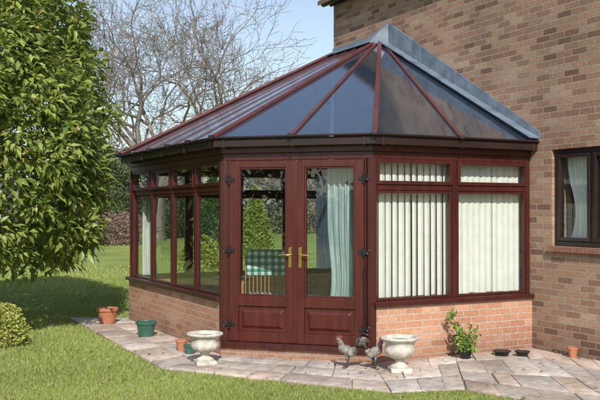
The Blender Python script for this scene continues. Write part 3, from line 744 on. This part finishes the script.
# bare trees
def baretree(seed,H,spread,levels=6,trunk_r=0.35,tk=0.17,kidp=1.0,rmin=0.009):
    rs_=random.Random(seed); segs=[]
    def rot(d,ang,az):
        d=Vector(d).normalized(); a=Vector((0,0,1)) if abs(d.z)<0.9 else Vector((1,0,0)); x=d.cross(a).normalized(); y=d.cross(x)
        return (d*math.cos(ang)+(x*math.cos(az)+y*math.sin(az))*math.sin(ang)).normalized()
    def br(p,d,l,r,lev):
        ns=4 if lev<4 else (3 if lev<levels else 2)
        kids=[]; rr=r
        for i in range(ns):
            bend=0.17 if lev<2 else 0.27
            d=Vector((d.x+rs_.gauss(0,bend),d.y+rs_.gauss(0,bend),d.z+rs_.gauss(0,bend)*0.7+(0.06 if lev>1 else 0.02))).normalized()
            q=p+d*(l/ns); r1=r*(1-0.42*(i+1)/ns) if lev>0 else r*(1-0.3*(i+1)/ns)
            segs.append((p.copy(),q.copy(),rr,r1)); rr=r1; p=q
            if lev<levels and (i>0 or lev>2): kids.append((p.copy(),d.copy(),rr))
        if lev<levels:
            for (kp,kd,kr) in kids:
                if rs_.random()<kidp:
                    br(kp,rot(kd,rs_.uniform(0.5,1.0),rs_.uniform(0,6.28)),l*rs_.uniform(0.5,0.8),kr*rs_.uniform(0.45,0.7),lev+1)
            br(p,rot(d,rs_.uniform(0.1,0.4),rs_.uniform(0,6.28)),l*rs_.uniform(0.6,0.8),rr*0.85,lev+1)
    p=Vector((0,0,0)); tl=H*tk
    q=p+Vector((0.03,0,1))*tl; segs.append((p,q,trunk_r*1.25,trunk_r))
    nl=6
    for i in range(nl):
        az=i*2*math.pi/nl+rs_.uniform(-0.4,0.4); ang=rs_.uniform(0.35,1.0)*spread
        br(q.copy(),Vector((math.cos(az)*math.sin(ang),math.sin(az)*math.sin(ang),math.cos(ang))),H*0.32*rs_.uniform(0.85,1.1),trunk_r*0.55,1)
    br(q.copy(),Vector((0,0,1)),H*0.32,trunk_r*0.7,1)
    P0=np.array([s[0] for s in segs]);P1=np.array([s[1] for s in segs]);r0=np.array([s[2] for s in segs]);r1=np.array([s[3] for s in segs])
    r0=np.maximum(r0,rmin); r1=np.maximum(r1,rmin*0.7)
    D=unit(P1-P0); a=np.where(np.abs(D[:,2:3])<0.9,np.array([[0,0,1.0]]),np.array([[1.0,0,0]])); X=unit(np.cross(D,a)); Y=np.cross(D,X)
    k=4; V=[]
    for j in range(k):
        t=2*np.pi*j/k; o=X*math.cos(t)+Y*math.sin(t)
        V.append(P0+o*r0[:,None])
    for j in range(k):
        t=2*np.pi*j/k; o=X*math.cos(t)+Y*math.sin(t); V.append(P1+D*r1[:,None]*0.5+o*r1[:,None])
    V=np.stack(V,1).reshape(-1,3); o=np.arange(len(segs))[:,None]*2*k
    Fc=np.concatenate([o+np.array([[j,(j+1)%k,k+(j+1)%k,k+j]]) for j in range(k)])
    return V,Fc
V,Fc=baretree(11,15.5,1.15,levels=6,trunk_r=0.36,kidp=0.92,rmin=0.011)
e=empty('bare_oak_tree'); o=npmesh('trunk_and_branches',V,Fc,M_bark,None,e); e.location=(-7.7,47,0)
V,Fc=baretree(5,12.0,0.9,levels=5,trunk_r=0.22,kidp=0.9,rmin=0.012)
me2=None
spots=[(-21,86,1.0),(-13.5,98,1.0),(-30,95,1.1),(-38,88,1.1),(2,98,0.9),(12,95,0.9)]
for i,(x,y,s) in enumerate(spots):
    e=empty('bare_tree')
    if me2 is None: o=npmesh('branches',V,Fc,M_barkhaze,None,e); me2=o.data
    else: o=bpy.data.objects.new('branches',me2); scene.collection.objects.link(o); o.parent=e
    e.location=(x,y,0); e.rotation_euler=(0,0,i*1.3); e.scale=(s,s,s*random.uniform(0.85,1.05))

def woodland(name,x0,x1,y0,y1,hb,n,c1,c2,ls):
    X=rng.uniform(x0,x1,n); Y=rng.uniform(y0,y1,n)
    ht=hb*(0.55+0.25*np.sin(X*0.31+Y*0.2)+0.2*np.sin(X*0.83+1.3)+0.15*np.sin(X*1.9+Y))
    Z=ht*rng.beta(1.3,1.2,n); P=np.column_stack([X,Y,np.maximum(Z,0.05)])
    t=np.clip(0.5+0.35*np.sin(X*0.5)+rng.normal(0,0.25,n),0,1)[:,None]
    col=np.array(c1)*(1-t)+np.array(c2)*t
    leaves(name,P,rng.normal(0,1,(n,3)),rng.normal(0,1,(n,3))+np.array([0,-0.5,0.6]),ls*rng.uniform(0.6,1.4,n),ls*0.6,col,M_fol)
woodland('distant_woodland',-75,60,98,112,10,50000,(0.20,0.20,0.17),(0.34,0.31,0.28),0.75)  # aerial haze painted into these leaf colours, lightened and greyed
woodland('distant_hedge',-60,50,60,64,3.0,30000,(0.11,0.13,0.07),(0.26,0.21,0.15),0.34)
woodland('offcamera_reflection_hedge',-45,45,-22,-18,5.0,20000,(0.05,0.08,0.03),(0.14,0.18,0.06),0.5)  # unseen hedge behind the camera, added to darken the glass reflections
for i,(x,y,s) in enumerate([(-14,-26,0.9),(-4,-30,1.0),(8,-27,0.85),(18,-30,1.0)]):  # unseen trees behind the camera, added for the glass to reflect
    e=empty('bare_tree'); o=bpy.data.objects.new('branches',me2); scene.collection.objects.link(o); o.parent=e; e.location=(x,y,0); e.rotation_euler=(0,0,i*2.1); e.scale=(s*0.7,s*0.7,s*0.6)

# ---------------------------------------------------------------- light, world, camera
Sh=np.array([0.12,-0.993]); Sh/=np.linalg.norm(Sh); el=math.radians(37)
S3=Vector((Sh[0]*math.cos(el),Sh[1]*math.cos(el),math.sin(el)))
ld=bpy.data.lights.new('sun','SUN'); ld.energy=5.0; ld.angle=math.radians(0.5); ld.color=(1.0,0.955,0.89)
lo=bpy.data.objects.new('sun',ld); scene.collection.objects.link(lo); lo.rotation_euler=(-S3).to_track_quat('-Z','Y').to_euler(); lo.location=(5,-10,20)
w=bpy.data.worlds.new("World"); scene.world=w; w.use_nodes=True; nt=w.node_tree; nt.nodes.clear()
sk=nt.nodes.new('ShaderNodeTexSky'); sk.sky_type='NISHITA'; sk.sun_disc=False; sk.sun_elevation=el; sk.sun_rotation=math.atan2(Sh[0],Sh[1]); sk.dust_density=1.1; sk.air_density=1.1; sk.ozone_density=2.5
hs=nt.nodes.new('ShaderNodeHueSaturation'); hs.inputs['Saturation'].default_value=0.78; hs.inputs['Value'].default_value=1.15
bg=nt.nodes.new('ShaderNodeBackground'); bg.inputs['Strength'].default_value=0.135; ow=nt.nodes.new('ShaderNodeOutputWorld')
nt.links.new(sk.outputs[0],hs.inputs['Color']); nt.links.new(hs.outputs[0],bg.inputs[0]); nt.links.new(bg.outputs[0],ow.inputs[0])
cd=bpy.data.cameras.new('camera'); cd.lens=52.4; cd.sensor_width=36; cd.clip_end=2000; cd.clip_start=0.1
co=bpy.data.objects.new('camera',cd); scene.collection.objects.link(co); co.location=(0,0,1.65); co.rotation_euler=(math.radians(90+0.656),0,0); scene.camera=co
